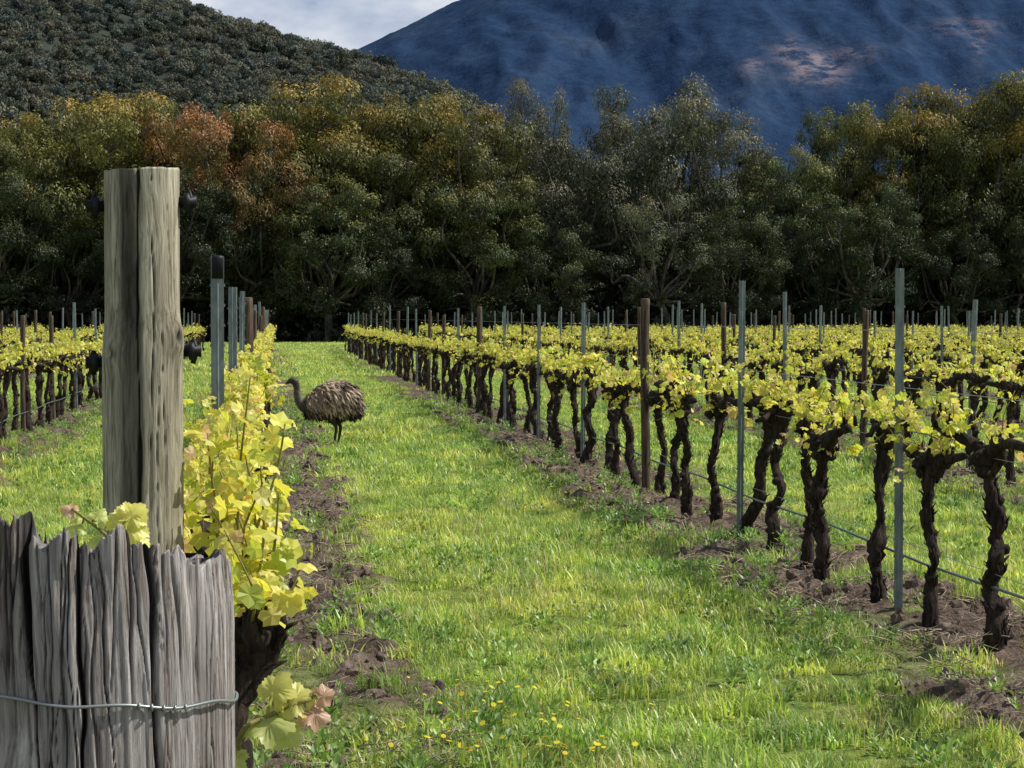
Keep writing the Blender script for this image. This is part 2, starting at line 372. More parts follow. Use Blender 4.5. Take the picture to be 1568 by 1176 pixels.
# ---------------- vines
LV=np.array([[0,.3,.03],[0,0,0],[-.24,-.2,-.05],[-.5,.0,-.14],[-.46,.25,-.04],[-.56,.50,-.16],[-.32,.62,-.02],[0,.92,-.12],[.32,.62,-.02],[.56,.50,-.16],[.46,.25,-.04],[.5,.0,-.14],[.24,-.2,-.05]])
LF=[[0,i,i+1] for i in range(1,12)]+[[0,12,1]]
LF=[[q[0],q[2],q[1]] for q in LF]
VC=np.array([(.90,.84,.15),(.80,.79,.13),(.92,.86,.26),(.62,.70,.11),(.88,.76,.20)])
def vine(seed,shoots=15,arm=.52,leafn=8,lat=.42,ls=(.026,.042),sh=(.05,.26),trunk=None,droop=.16,ssc=1):
    r=np.random.default_rng(seed);mb=MB()
    hx,hy=r.normal(0,.04),r.normal(0,.08);zt=.88+.06*r.random()
    s=(.037+.014*r.random())*ssc
    base=r.normal(0,.03,2)
    zz=np.array([-.06,.12,.27,.42,.56,.70,zt-.05,zt+.05]);K=[]
    lx,ly=base
    for i,z in enumerate(zz):
        f=(z+.06)/(zt+.06);w=math.sin(f*3.14)
        K.append([base[0]*(1-f)+hx*f+r.normal(0,.026)*w+lx*.3*w,base[1]*(1-f)+hy*f+r.normal(0,.045)*w,z])
    if trunk is not None: K=[list(q) for q in trunk];hx,hy,zt=K[-1]
    P=cr(K,6);t=np.linspace(0,1,len(P))
    kn=1+.30*np.interp(t,np.linspace(0,1,12),r.normal(0,1,12))*.6
    R=s*(1.1-.3*np.sin(t*3.14)+.55*np.exp(-((t-.95)/.09)**2)+.4*np.exp(-(t/.07)**2))*kn;R[-1]*=.6
    P[1:-1]+=r.normal(0,.004,(len(P)-2,3))
    n=18;ang=np.arange(n)/n*6.283
    asp=np.array([1+.5*(vn(np.cos(ang+tt*2.5)*1.8+seed,np.sin(ang+tt*2.5)*1.8+tt*5,seed)-.5)+.4*(vn(np.cos(ang)*5+20,np.sin(ang)*5+tt*7,seed+3)-.5) for tt in t])
    tube(mb,P,R,n,0,(1,1,1),.07,r,asp)
    for i in range(34):
        k=int(r.integers(1,len(P)-6));an=r.random()*6.28;e=np.array([math.cos(an),math.sin(an),0])
        q=[P[k+j]+e*(R[k+j]*1.02+(.008*j if j==3 else 0)) for j in range(4)]
        tube(mb,q,[.004,.009,.008,.002],4,0,(1,1,1),.35,r)
    for i in range(5):
        k=int(r.integers(3,len(P)-2));an=r.random()*6.28;e=np.array([math.cos(an),math.sin(an),.2]);c=P[k]+e*R[k]*.6
        tube(mb,[c-e*.02,c,c+e*.025,c+e*.035],[.02,.03,.024,.008],7,0,(1,1,1),.25,r)
    sp=[]
    for sg in (-1,1):
        L=arm*(.85+.3*r.random())
        A=cr([[hx,hy,zt-.03],[hx*.7+r.normal(0,.02),hy+sg*.13,zt+.05+.04*r.random()],[r.normal(0,.02),hy+sg*L*.5,.99+r.normal(0,.025)],[r.normal(0,.02),hy+sg*L,1.0+r.normal(0,.02)]],5)
        RR=np.linspace(.042,.016,len(A))*(1+.25*r.normal(size=len(A)))
        tube(mb,A,np.abs(RR)+.004,9,0,(1,1,1),.22,r)
        for k in range(2,len(A)): sp.append(A[k])
    for j in range(9):
        c=np.array([hx,hy,zt])+r.normal(0,.035,3);d=nrm(r.normal(size=3)+[0,0,.7]);tube(mb,[c,c+d*.05,c+d*(.07+.06*r.random())],[.034,.024,.01],6,0,(1,1,1),.3,r)
    LP=[];LN=[];LD=[];LS=[]
    for j in range(shoots):
        p=sp[r.integers(len(sp))]+r.normal(0,.015,3)
        d=nrm(np.array([r.normal(0,lat),r.normal(0,.4),1.0 if r.random()>droop else -.3]))
        k=p+d*.06;tube(mb,[p,k],[.016,.009],5,0,(1,1,1),.2,r)
        L=sh[0]+sh[1]*r.random()**1.4
        q=k+d*L*.5+r.normal(0,.02,3);e=k+d*L+r.normal(0,.03,3)
        S=cr([k,q,e],4);tube(mb,S,np.linspace(.0035,.0018,len(S)),4,2,(1,1,1))
        for i in range(r.integers(leafn-3,leafn+4)):
            u=S[r.integers(1,len(S))];dd=nrm(np.array([r.normal(),r.normal(),r.normal(0,.5)+.1]));pp=u+dd*(.012+.035*r.random())
            LP.append(pp);LD.append(nrm(dd+[0,0,-.4]));LN.append(nrm(r.normal(0,.7,3)+[.25,0,.45]+dd*.5));LS.append((ls[0]+ls[1]*r.random()**1.3))
    LP=np.array(LP);X,Y,Z=basis(np.array(LN),np.array(LD));n=len(LP)
    col=VC[r.integers(0,len(VC),n)]*(.7+.38*r.random((n,1)))
    pink=r.random(n)<.06;col[pink]=np.array([.72,.5,.24])
    place(mb,LV,LF,LP,X,Y,Z,np.array(LS),1,col)
    return mb.mesh('grapevine',[M_vbark,M_vleaf,M_stem])
VM=[vine(i) for i in range(10)]
VL=[vine(100+i,32,.55,13,.15,(.024,.034),(.05,.22),None,.08) for i in range(4)]
def steelpost(h,w=.05,cap=False):
    mb=MB();t=.003;d=.035
    pr=[(-w/2,0),(w/2,0),(w/2,d),(w/2-.012,d),(w/2-.012,d-t),(w/2-t,d-t),(w/2-t,t),(-w/2+t,t),(-w/2+t,d-t),(-w/2+.012,d-t),(-w/2+.012,d),(-w/2,d)]
    k=len(pr);V=[(a,b,z) for z in (-.3,h) for a,b in pr]
    f=[[i,(i+1)%k,(i+1)%k+k,i+k] for i in range(k)]+[list(range(k,2*k))]
    mb.add(V,f,0,(1,1,1),False)
    mb.add([(-.006,-.0005,-.3),(0,-.006,-.3),(.006,-.0005,-.3),(-.006,-.0005,h),(0,-.006,h),(.006,-.0005,h)],[[0,1,4,3],[1,2,5,4],[3,4,5]],0,(1,1,1),False)
    z=.35
    while z<h-.05:
        for sx in (-1,1):
            x=sx*(w/2+.003);mb.add([(x-.004,.004,z),(x+.004,.004,z),(x+.004,.016,z),(x-.004,.016,z),(x-.003,.006,z+.014),(x+.003,.006,z+.014),(x+.003,.014,z+.014),(x-.003,.014,z+.014)],[[0,1,5,4],[1,2,6,5],[2,3,7,6],[3,0,4,7],[4,5,6,7],[3,2,1,0]],0,(1,1,1),False)
        z+=.1
    if cap:
        r=.036;a=np.arange(20)/20*6.283
        V=[];
        for rr,z in ((r,h-.11),(r,h-.01),(r*.9,h+.003),(r*.3,h+.006)):
            V+= [(rr*math.cos(q),d/2+rr*math.sin(q)*.8,z) for q in a]
        f=[[i*20+j,i*20+(j+1)%20,(i+1)*20+(j+1)%20,(i+1)*20+j] for i in range(3) for j in range(20)]+[list(range(60,80)),list(range(20))[::-1]]
        mb.add(V,f,1)
    return mb.mesh('steel_vineyard_post',[M_steel,M_black])
def woodpost(h,r0,seed):
    r=np.random.default_rng(seed);mb=MB();z=np.linspace(-.2,h,30)
    P=np.stack([.006*np.sin(z*3+seed),.006*np.cos(z*2.3),z],1)
    R=r0*(1+.03*r.normal(size=30));tube(mb,np.vstack([P,P[-1]+[0,0,.012]]),np.r_[R,R[-1]*.8],16,0,(1,1,1),.05,r)
    return mb.mesh('wooden_vineyard_post',[M_wpost])
SP=steelpost(1.97,.046);SP2=steelpost(1.86,.042);WP=woodpost(1.86,.042,1);WP2=woodpost(1.75,.036,2)
SPC=steelpost(2.0,.062,True);SPB=steelpost(1.9,.055)
gp=[];gr_=[];gs=[];gi_=[]
pp=[];pi_=[]
SRCV=VM+VL
for ri,X in enumerate(ROWS):
    main=(X==3.5);left=(X==LX)
    y0=7.7 if main else (3.2 if left else 6+rng.random()*3)
    y=(8.0+.45) if main else (5.9 if left else y0)
    yend=106 if X<4 else 108+X*.25
    while y<yend:
        xx=X+rng.normal(0,.03)
        ok=(-.16-1.0/y)<X/y<.42+1/y
        if ok:
            ang=rng.normal(0,.12)+(math.pi if rng.random()<.5 else 0);sc=.95+.1*rng.random()
            if (main and y<40) or (left and y<25):
                me=(VL[rng.integers(4)] if left else VM[rng.integers(10)])
                obj('grapevine',me,(xx,y,float(gz(xx,y))),(0,0,ang),sc)
            elif rng.random()<.97:
                gp.append((xx,y,float(gz(xx,y))));gr_.append((0,0,ang));gs.append(sc)
                gi_.append(rng.integers(10,14) if left and y<60 else rng.integers(0,10))
        y+=1.0+rng.normal(0,.07)
    y=7.7 if main else (None if left else y0+2)
    if left: y=19.0
    j=0
    while y<yend:
        ok=(-.16-1.0/y)<X/y<.42+1/y
        px=X-.08 if left else X
        if ok:
            if main and y<45:
                me=WP if j in(3,7) else (SP if j<3 else SP2)
                obj('wooden_vineyard_post' if j in (3,7) else 'steel_vineyard_post',me,(px-.03,y,0),(rng.normal(0,.008),rng.normal(0,.008),rng.normal(0,.15)))
            else:
                pp.append((px,y,0));pi_.append(rng.choice([0,1,1,2,3]))
        y+=4.2;j+=1
scatter('distant_grapevines',gp,gr_,s3(gs),gi_,SRCV)
n=len(pp);r3=np.c_[rng.normal(0,.014,(n,2)),rng.normal(0,.3,n)]
scatter('distant_vineyard_posts',pp,r3,s3(.97+.08*rng.random(n)),pi_,[SP,SP2,WP,WP2])
obj('steel_vineyard_post',SPC,(-.28,11.0,0),(0,.0,.1))
obj('steel_vineyard_post',SPB,(-.28,14.9,0),(0,0,-.1))
obj('wooden_vineyard_post',woodpost(1.89,.06,5),(-.275,23,0))
for X in ROWS:
    if not(-16<X<40): continue
    mb=MB();ya=6.0 if X==LX else (7.4 if X==3.5 else max(6,abs(X)*2));yy=np.arange(ya,106,2.1)
    def wl(z,r,sag,mat):
        P=np.stack([np.full(len(yy),X+(-.05 if X==LX and z>1.1 else 0)+.03),yy,z+sag*np.sin(yy*1.5)],1);tube(mb,P,r,5,mat)
    if X!=LX: wl(.36,.0085,.012,1)
    wl(1.0,.002,0,0)
    if X!=LX:wl(1.3,.0018,0,0)
    if X==3.5: wl(1.62,.0016,0,0);wl(.43,.002,.0,0)
    obj('trellis_wire',mb.mesh('trellis_wire',[M_wire,M_drip]))
# ---------------- timber posts
def postmesh(name,seg,zl,disp,mat,topfn,caprings=6,capn=.016,dish=.012):
    mb=MB();a=np.arange(seg)/seg*2*math.pi
    A,Z=np.meshgrid(a,zl)
    top=topfn(a)[None,:]
    tt=(Z-zl[0])/(zl[-1]-zl[0]);ZZ=zl[0]+tt*(top-zl[0])
    R,col=disp(A,ZZ)
    V=np.stack([R*np.cos(A),R*np.sin(A),ZZ],-1)
    pl=np.polyfit(np.cos(a),top[0],1);pl2=np.polyfit(np.sin(a),top[0],1)
    Vc=[];Cc=[]
    for j in range(1,caprings+1):
        f=1-j/caprings*.98
        rr=R[-1]*f
        base=top[0].mean()+pl[0]*np.cos(a)*f+pl2[0]*np.sin(a)*f
        w=max(0,1-(1-f)/.12)
        zz=base*(1-w)+top[0]*w-dish*ss(0,.25,1-f)+(fbm(rr*np.cos(a)*150+50,rr*np.sin(a)*150+50,3,3)-.5)*capn
        Vc.append(np.stack([rr*np.cos(a),rr*np.sin(a),zz],-1));Cc.append(np.tile(.5*np.ones(3),(seg,1)))
    V=np.concatenate([V]+[v[None] for v in Vc]);C=np.concatenate([col]+[c[None] for c in Cc])
    KK=len(V);f=[]
    for i in range(KK-1):
        for j in range(seg):
            k=(j+1)%seg;f.append([i*seg+j,i*seg+k,(i+1)*seg+k,(i+1)*seg+j])
    f.append([(KK-1)*seg+j for j in range(seg)])
    mb.add(V.reshape(-1,3),f,0,C.reshape(-1,3));return mb.mesh(name,[mat])
def wrapn(A,Z,fa,fz,s,o=3):
    return (fbm(np.cos(A)*fa+20,np.sin(A)*fa+Z*fz+20,o,s)+fbm(np.cos(A)*fa+Z*fz*.7+70,np.sin(A)*fa+40,o,s+5))/2
def cracks(A,Z,lst,fz=5):
    d=0*A
    for (a0,w,dep,z0,z1,wob,sd) in lst:
        c=a0+wob*(fbm(Z*fz+sd,Z*0+sd,4,sd)-.5)
        da=np.abs((A-c+math.pi)%(2*math.pi)-math.pi)
        ww=w*(.2+1.5*vn(Z*14+sd,Z*0,sd+3))
        d=np.maximum(d,dep*np.exp(-(da/ww)**2)*ss(z0-.04,z0+.04,Z)*(1-ss(z1-.04,z1+.04,Z)))
    return d
def disp_round(A,Z):
    R=.081+.0065*(1-ss(1.60,1.72,Z))
    def kn(a0,z0,wa,wz_,h):
        da=(A-a0+math.pi)%(2*math.pi)-math.pi
        q=(da/wa)**2+((Z-z0)/wz_)**2
        return h*np.exp(-q)-h*.9*np.exp(-q*9)
    R=R+kn(-.5,1.655,.35,.04,.016)+kn(-2.4,1.62,.3,.03,.008)+kn(-.7,1.2,.2,.03,.005)
    R=R+.004*(wrapn(A,Z,2,1.0,3)-.5)+.0035*(wrapn(A,Z,14,1.5,8)-.5)
    lst=[(-1.75,.03,.014,1.2,2.1,.5,2),(-1.3,.014,.008,1.3,2.1,.3,4),(-.9,.014,.006,1.0,1.7,.4,6),(-2.3,.014,.006,1.4,1.95,.3,8),(-1.5,.03,.012,.9,1.45,.5,11),(-.5,.012,.005,1.5,2.1,.2,12),(-2.6,.012,.005,1.2,1.8,.3,14),(-.7,.01,.005,1.7,2.1,.3,15),(-1.1,.01,.005,1.0,1.6,.3,16)]
    c=cracks(A,Z,lst,3);R=R-c
    stain=np.exp(-(((A-(-1.85+.35*(fbm(Z*3,Z*0,2,4)-.5))+math.pi)%(2*math.pi)-math.pi)/.30)**4)*(.75+.5*vn(Z*4,Z*0,5))
    k=(1-.66*np.clip(stain,0,1.2))*(1-ss(.002,.008,c)*.85)
    kk=np.exp(-(((A+.5+math.pi)%(2*math.pi)-math.pi)/.16)**2-((Z-1.655)/.015)**2)+np.exp(-(((A+2.3+math.pi)%(2*math.pi)-math.pi)/.1)**2-((Z-1.62)/.01)**2)
    k=k*(1-.8*np.clip(kk,0,1))
    col=np.stack([k*1.02,k,k*.96],-1);return R,col
pe=bpy.data.objects.new('round_timber_post',None);SC.collection.objects.link(pe);pe.location=(-.286,4.84,0)
me=postmesh('post_body',200,np.r_[np.linspace(-.3,.8,20),np.linspace(.82,2.018,230)],disp_round,M_round,lambda a:2.018+.003*np.cos(a)+.004*(vn(np.cos(a)*4+9,np.sin(a)*4+9,2)),6,.01,.004)
obj('post_body',me,parent=pe)
def insul(x,y,z,sx):
    mb=MB();P=np.array([[-sx*.006,0,0],[sx*.01,0,0],[sx*.012,0,0],[sx*.022,0,0],[sx*.025,0,0],[sx*.038,0,0]])
    tube(mb,P,[.013,.013,.021,.021,.011,.015],14,0)
    tube(mb,[[sx*.02,0,.026],[sx*.028,0,0],[sx*.02,0,-.028]],[.006,.007,.006],8,0)
    return obj('insulator',mb.mesh('insulator',[M_black]),(x,y,z),parent=pe)
insul(.08,.0,1.95,1);insul(-.08,0,1.94,-1);insul(.088,.02,1.625,1);insul(-.086,.02,1.6,-1)

r=np.random.default_rng(5)
CK=[]
for i in range(190):
    a0=-math.pi+r.random()*2*math.pi;big=i<13
    if big: a0=-math.pi+i/13*2*math.pi+r.normal(0,.18)
    zc=1.15+.38*r.random();hl=.03+.10*r.random()
    if big or r.random()<.15: z0,z1=(.9 if r.random()<.5 else 1.3+.1*r.random()),1.7
    elif r.random()<.3: z0,z1=1.40+.08*r.random(),1.7
    else: z0,z1=zc-hl,zc+hl
    CK.append((a0,(.005 if not big else .013)*(.6+.9*r.random()),.002+.004*r.random() if not big else .007+.012*r.random(),z0,z1,.30,50+i))
def disp_stub(A,Z):
    A2=A+.18*(Z-1.4)+.12*(fbm(Z*4,Z*0+3,3,66)-.5)
    R=.118+.012*(wrapn(A2,Z,1.2,.4,31)-.5)
    g=wrapn(A2,Z,7,1.6,33);R=R+.006*(g-.5)
    g2=wrapn(A2,Z,34,4.0,37);R=R+.0025*(g2-.5)
    c=cracks(A2,Z,CK);R=R-c
    top=ss(1.46,1.53,Z);R=R-top*.007*vn(A*14,Z*30,9)
    k=1-.88*ss(.0012,.006,c);k=k*(.80+.32*ss(.4,.62,g2))
    w=ss(.45,.7,wrapn(A2,Z,3,.5,41))
    k=k*(1-.30*w)*(1+.15*top)
    return R,np.stack([k*(1+.02*w),k*(1-.03*w),k*(1-.06*w)],-1)
def top_stub(a):
    t=1.524-.02*np.cos(a)-.018*np.sin(a)
    A=a[None,:]+.02;Z=np.full_like(A,1.5);c=cracks(A,Z,CK)[0]
    v=np.abs(vn(np.cos(a)*7+30,np.sin(a)*7+30,3)-.5)
    return t-1.1*c+.034*(.3-v)+.018*(vn(np.cos(a)*16+60,np.sin(a)*16+60,8)-.5)+.006*(vn(np.cos(a)*60+90,np.sin(a)*60+90,5)-.5)
me=postmesh('weathered_strainer_post',900,np.r_[np.linspace(-.3,1.2,16),np.linspace(1.21,1.5,190)],disp_stub,M_stub,top_stub,8,.008,.014)
stub=obj('weathered_strainer_post',me,(-.150,1.70,0))
mb=MB();P=[]
for t in np.linspace(math.pi*.6,2*math.pi*1.2,70):
    rr=.1205;u=(t-math.pi)/math.pi;P.append([-.150+rr*math.cos(t),1.70+rr*math.sin(t),1.440-.034*u+.0015*math.sin(t*9)])
tube(mb,P,.0013,6,0)
for j in range(5):
    t=np.linspace(0,6.283,12);c=np.array(P[40+j]);tube(mb,[c+[0,-.001+.0022*math.cos(q),.0022*math.sin(q)] for q in t],.0009,5,0)
obj('fencing_wire',mb.mesh('fencing_wire',[M_wire]))
def sprig(name,base,pts,leaves,seed):
    r=np.random.default_rng(seed);mb=MB();S=cr(pts,6);tube(mb,S,np.linspace(.0035,.0018,len(S)),7,1)
    LP=[];LD=[];LN=[];LS=[];CO=[]
    for (p,d,n,s,c) in leaves:
        p=np.array(p,float);q=S[np.argmin(((S-p)**2).sum(1))]
        tube(mb,cr([q,(p+q)/2+[0,0,.004],p],3),.0013,5,1)
        LP.append(p);LD.append(nrm(np.array(d,float)));LN.append(nrm(np.array(n,float)));LS.append(s);CO.append(c)
    key=np.array([[v[0],v[1]] for v in LV[1:]]);key=np.vstack([key,key[:1]])
    out=[]
    for i in range(12):
        for j in range(5):
            f=j/5;p=key[i]*(1-f)+key[i+1]*f;c0=np.array([0,.3]);w=1+(.09 if j%2 else -.02);out.append(c0+(p-c0)*w)
    out=np.array(out);V=[[0,.3,.05]]
    for f in (.35,.7,1):
        for p in out:
            q=np.array([0,.3])+(p-[0,.3])*f;an=math.atan2(q[0],q[1]);z=.05-.5*(q[0]**2+(q[1]-.3)**2)+.11*f*math.cos(an*5)+r.normal(0,.014)
            V.append([q[0],q[1],z])
    V=np.array(V);n=60;Fc=[[0,1+j,1+(j+1)%n] for j in range(n)]
    for k in range(2): Fc+=[[1+k*n+j,1+(k+1)*n+j,1+(k+1)*n+(j+1)%n,1+k*n+(j+1)%n] for j in range(n)]
    X,Y,Z=basis(np.array(LN),np.array(LD))
    place(mb,V,Fc,np.array(LP),X,Y,Z,np.array(LS),0,np.array(CO))
    me=mb.mesh(name,[M_vleaf,M_stem]);me.polygons.foreach_set('use_smooth',[True]*len(me.polygons));return obj(name,me)
def q3(px,py,d): return [wx(px,d),d,wz(py,d)]
Yc=(.80,.77,.2);Gc=(.62,.68,.2);Pc=(.74,.47,.32)
d=2.0
sprig('grapevine_shoot',None,[[-.03,2.35,1.12],[-.035,2.1,1.22],q3(365,1130,d),q3(410,1095,d),q3(475,1070,d)],[
 (q3(390,1100,d),(.9,-.3,-.25),(-.1,-.6,.8),.044,Gc),(q3(435,1075,d),(.9,0,.25),(0,-.8,.5),.034,Yc),
 (q3(465,1090,d),(1,-.2,-.1),(.2,-.7,.6),.028,Pc),(q3(410,1070,d),(.5,.2,.6),(-.3,-.7,.4),.034,Yc),
 (q3(425,1110,d),(.6,-.2,-.6),(.2,-.9,.3),.030,Gc),(q3(360,1150,d),(-.2,0,-.9),(-.2,-.8,.4),.025,Gc),(q3(485,1070,d),(.8,0,.3),(.3,-.8,.2),.02,Pc)],3)
d=3.0
sprig('grapevine_shoot',None,[[-.2,3.3,1.05],[-.2,3.1,1.25],q3(190,850,d),q3(165,815,d),q3(135,790,d),q3(115,775,d)],[
 (q3(185,810,d),(.5,0,.5),(0,-.9,.4),.055,Yc),(q3(195,835,d),(.9,0,-.3),(.2,-.9,.5),.05,Yc),(q3(165,830,d),(-.4,0,-.7),(0,-.9,.3),.045,Gc),
 (q3(130,800,d),(-.8,0,-.2),(-.2,-.7,.6),.03,Gc),(q3(118,780,d),(-.6,0,.4),(0,-.8,.6),.022,Pc),(q3(150,795,d),(.3,0,.8),(0,-.7,.6),.028,Gc),
 (q3(195,795,d),(.6,0,.6),(.1,-.8,.3),.04,Yc)],4)
obj('grapevine',vine(301,3,.4,4,.1,(.02,.02),(.02,.05),None,0),(-.25,3.35,0),(0,0,.1),(1,.9,.93))
obj('grapevine',vine(302,44,.5,13,.13,(.022,.032),(.05,.26),trunk=[[.02,.05,-.05],[.0,.02,.3],[-.03,-.02,.55],[-.06,0,.75],[.01,.03,.88],[.0,0,.98],[-.05,.02,1.04]],droop=.08,ssc=1.3),(-.06,5.0,0),(0,0,0),(1.1,1,1.04))

# ---------------- emu
mb=MB();r=np.random.default_rng(9)
sp=np.array([[.26,0,.42],[.22,0,.50],[.15,0,.57],[.04,0,.60],[-.09,0,.585],[-.20,0,.555],[-.28,0,.52],[-.35,0,.50],[-.41,0,.52],[-.455,0,.58],[-.475,0,.66],[-.48,0,.74],[-.495,0,.80],[-.525,0,.835],[-.56,0,.832],[-.59,0,.815],[-.625,0,.80]])
rv=np.array([.03,.13,.20,.235,.225,.18,.13,.09,.065,.052,.044,.040,.042,.047,.038,.020,.006])
ry=np.array([.03,.11,.16,.19,.18,.14,.10,.075,.055,.046,.040,.037,.038,.038,.030,.018,.007])
S=cr(sp,4);rv_=np.interp(np.linspace(0,1,len(S)),np.linspace(0,1,17),rv);ry_=np.interp(np.linspace(0,1,len(S)),np.linspace(0,1,17),ry)
T=nrm(np.gradient(S,axis=0));n=20;a=np.arange(n)/n*6.283;V=[];Cc=[]
for i in range(len(S)):
    side=np.array([0,1.,0]);up=np.cross(side,T[i]);
    V.append(S[i]+rv_[i]*np.sin(a)[:,None]*up+ry_[i]*np.cos(a)[:,None]*side)
    t=i/len(S);c=np.array([.10,.075,.052]) if t<.45 else (np.array([.06,.05,.042]) if t<.93 else np.array([.02,.02,.02]))
    if .5<t<.72: c=np.array([.13,.12,.11])
    Cc.append(np.tile(c,(n,1)))
f=[[i*n+j,i*n+(j+1)%n,(i+1)*n+(j+1)%n,(i+1)*n+j] for i in range(len(S)-1) for j in range(n)]+[list(range(n))[::-1],[(len(S)-1)*n+j for j in range(n)]]
mb.add(np.concatenate(V),f,0,np.concatenate(Cc))
for sy in(-1,1):
    c=np.array([-.532,sy*.034,.843]);tube(mb,[c-[0,sy*.004,0],c,c+[0,sy*.003,0]],[.008,.009,.004],8,0,(.01,.008,.006))
for sy,dx in((-1,-.02),(1,.055)):
    L=cr([[dx+.02,sy*.07,.46],[dx-.03,sy*.075,.36],[dx+.03,sy*.07,.25],[dx+.02,sy*.07,.13],[dx-.0,sy*.07,.02]],4)
    tube(mb,L,np.interp(np.linspace(0,1,len(L)),[0,.25,.45,.55,.9,1],[.09,.065,.024,.022,.014,.018]),10,0,(.035,.03,.026))
    for an in(-.45,0,.45):
        p=np.array([dx,sy*.07,.025]);q=p+[-.11*math.cos(an),.11*math.sin(an),-.015]
        tube(mb,[p,(p+q)/2+[0,0,.008],q,q+[-.012,0,-.005]],[.014,.011,.008,.002],6,0,(.03,.027,.024))
NF=4600;LP=[];LY=[];LZ=[];LS=[];CO=[]
for k in range(NF):
    i=int(r.integers(1,int(len(S)*.47)));j=r.random()*6.283
    side=np.array([0,1.,0]);up=np.cross(side,T[i]);nn=nrm(np.sin(j)*up*ry_[i]+np.cos(j)*side*rv_[i])
    p=S[i]+rv_[i]*math.sin(j)*up+ry_[i]*math.cos(j)*side
    d=nrm(np.array([.45,0,-.9])+nn*.30+r.normal(0,.2,3))
    hi=nn[2]
    LP.append(p);LY.append(d);LZ.append(nn+r.normal(0,.3,3));LS.append([.018+.012*r.random(),(.07+.09*r.random()),.02])
    patch=vn(p[0]*16+p[1]*6,p[2]*16,7)
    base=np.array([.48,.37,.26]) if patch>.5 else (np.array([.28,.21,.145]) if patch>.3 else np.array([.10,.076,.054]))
    if p[2]<.42 and hi<0: base=np.array([.05,.038,.03])  # low, downward-facing feathers darkened: belly shade painted into the colour
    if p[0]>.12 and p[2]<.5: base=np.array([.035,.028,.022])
    CO.append(base*(.5+.9*r.random()))
for k in range(900):
    i=int(r.integers(int(len(S)*.40),int(len(S)*.80)));j=r.random()*6.283;side=np.array([0,1.,0]);up=np.cross(side,T[i]);nn=nrm(np.sin(j)*up+np.cos(j)*side)
    p=S[i]+nn*rv_[i]*.9;d=nrm(-T[i]+nn*.35+r.normal(0,.25,3));LP.append(p);LY.append(d);LZ.append(nn);LS.append([.009,.03+.03*r.random(),.01]);CO.append(np.array([.09,.074,.058])*(.5+r.random()))
X,Y,Z=basis(np.array(LZ),np.array(LY))
fv=np.array([[-.4,0,0],[.4,0,0],[.5,.5,.3],[-.5,.5,.3],[0,1,-.4]])
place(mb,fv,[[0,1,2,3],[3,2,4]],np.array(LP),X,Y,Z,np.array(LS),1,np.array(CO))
m,nt,o=newmat('emu_skin');a_=N(nt,'ShaderNodeAttribute',attribute_name='Col');pbsdf(nt,o,a_.outputs[0],.7)
M_feath=leafmat('emu_feather',.1,.02,0)
obj('emu',mb.mesh('emu',[m,M_feath]),(wx(511,28.5),28.5,.02),(0,0,.12),1.02)

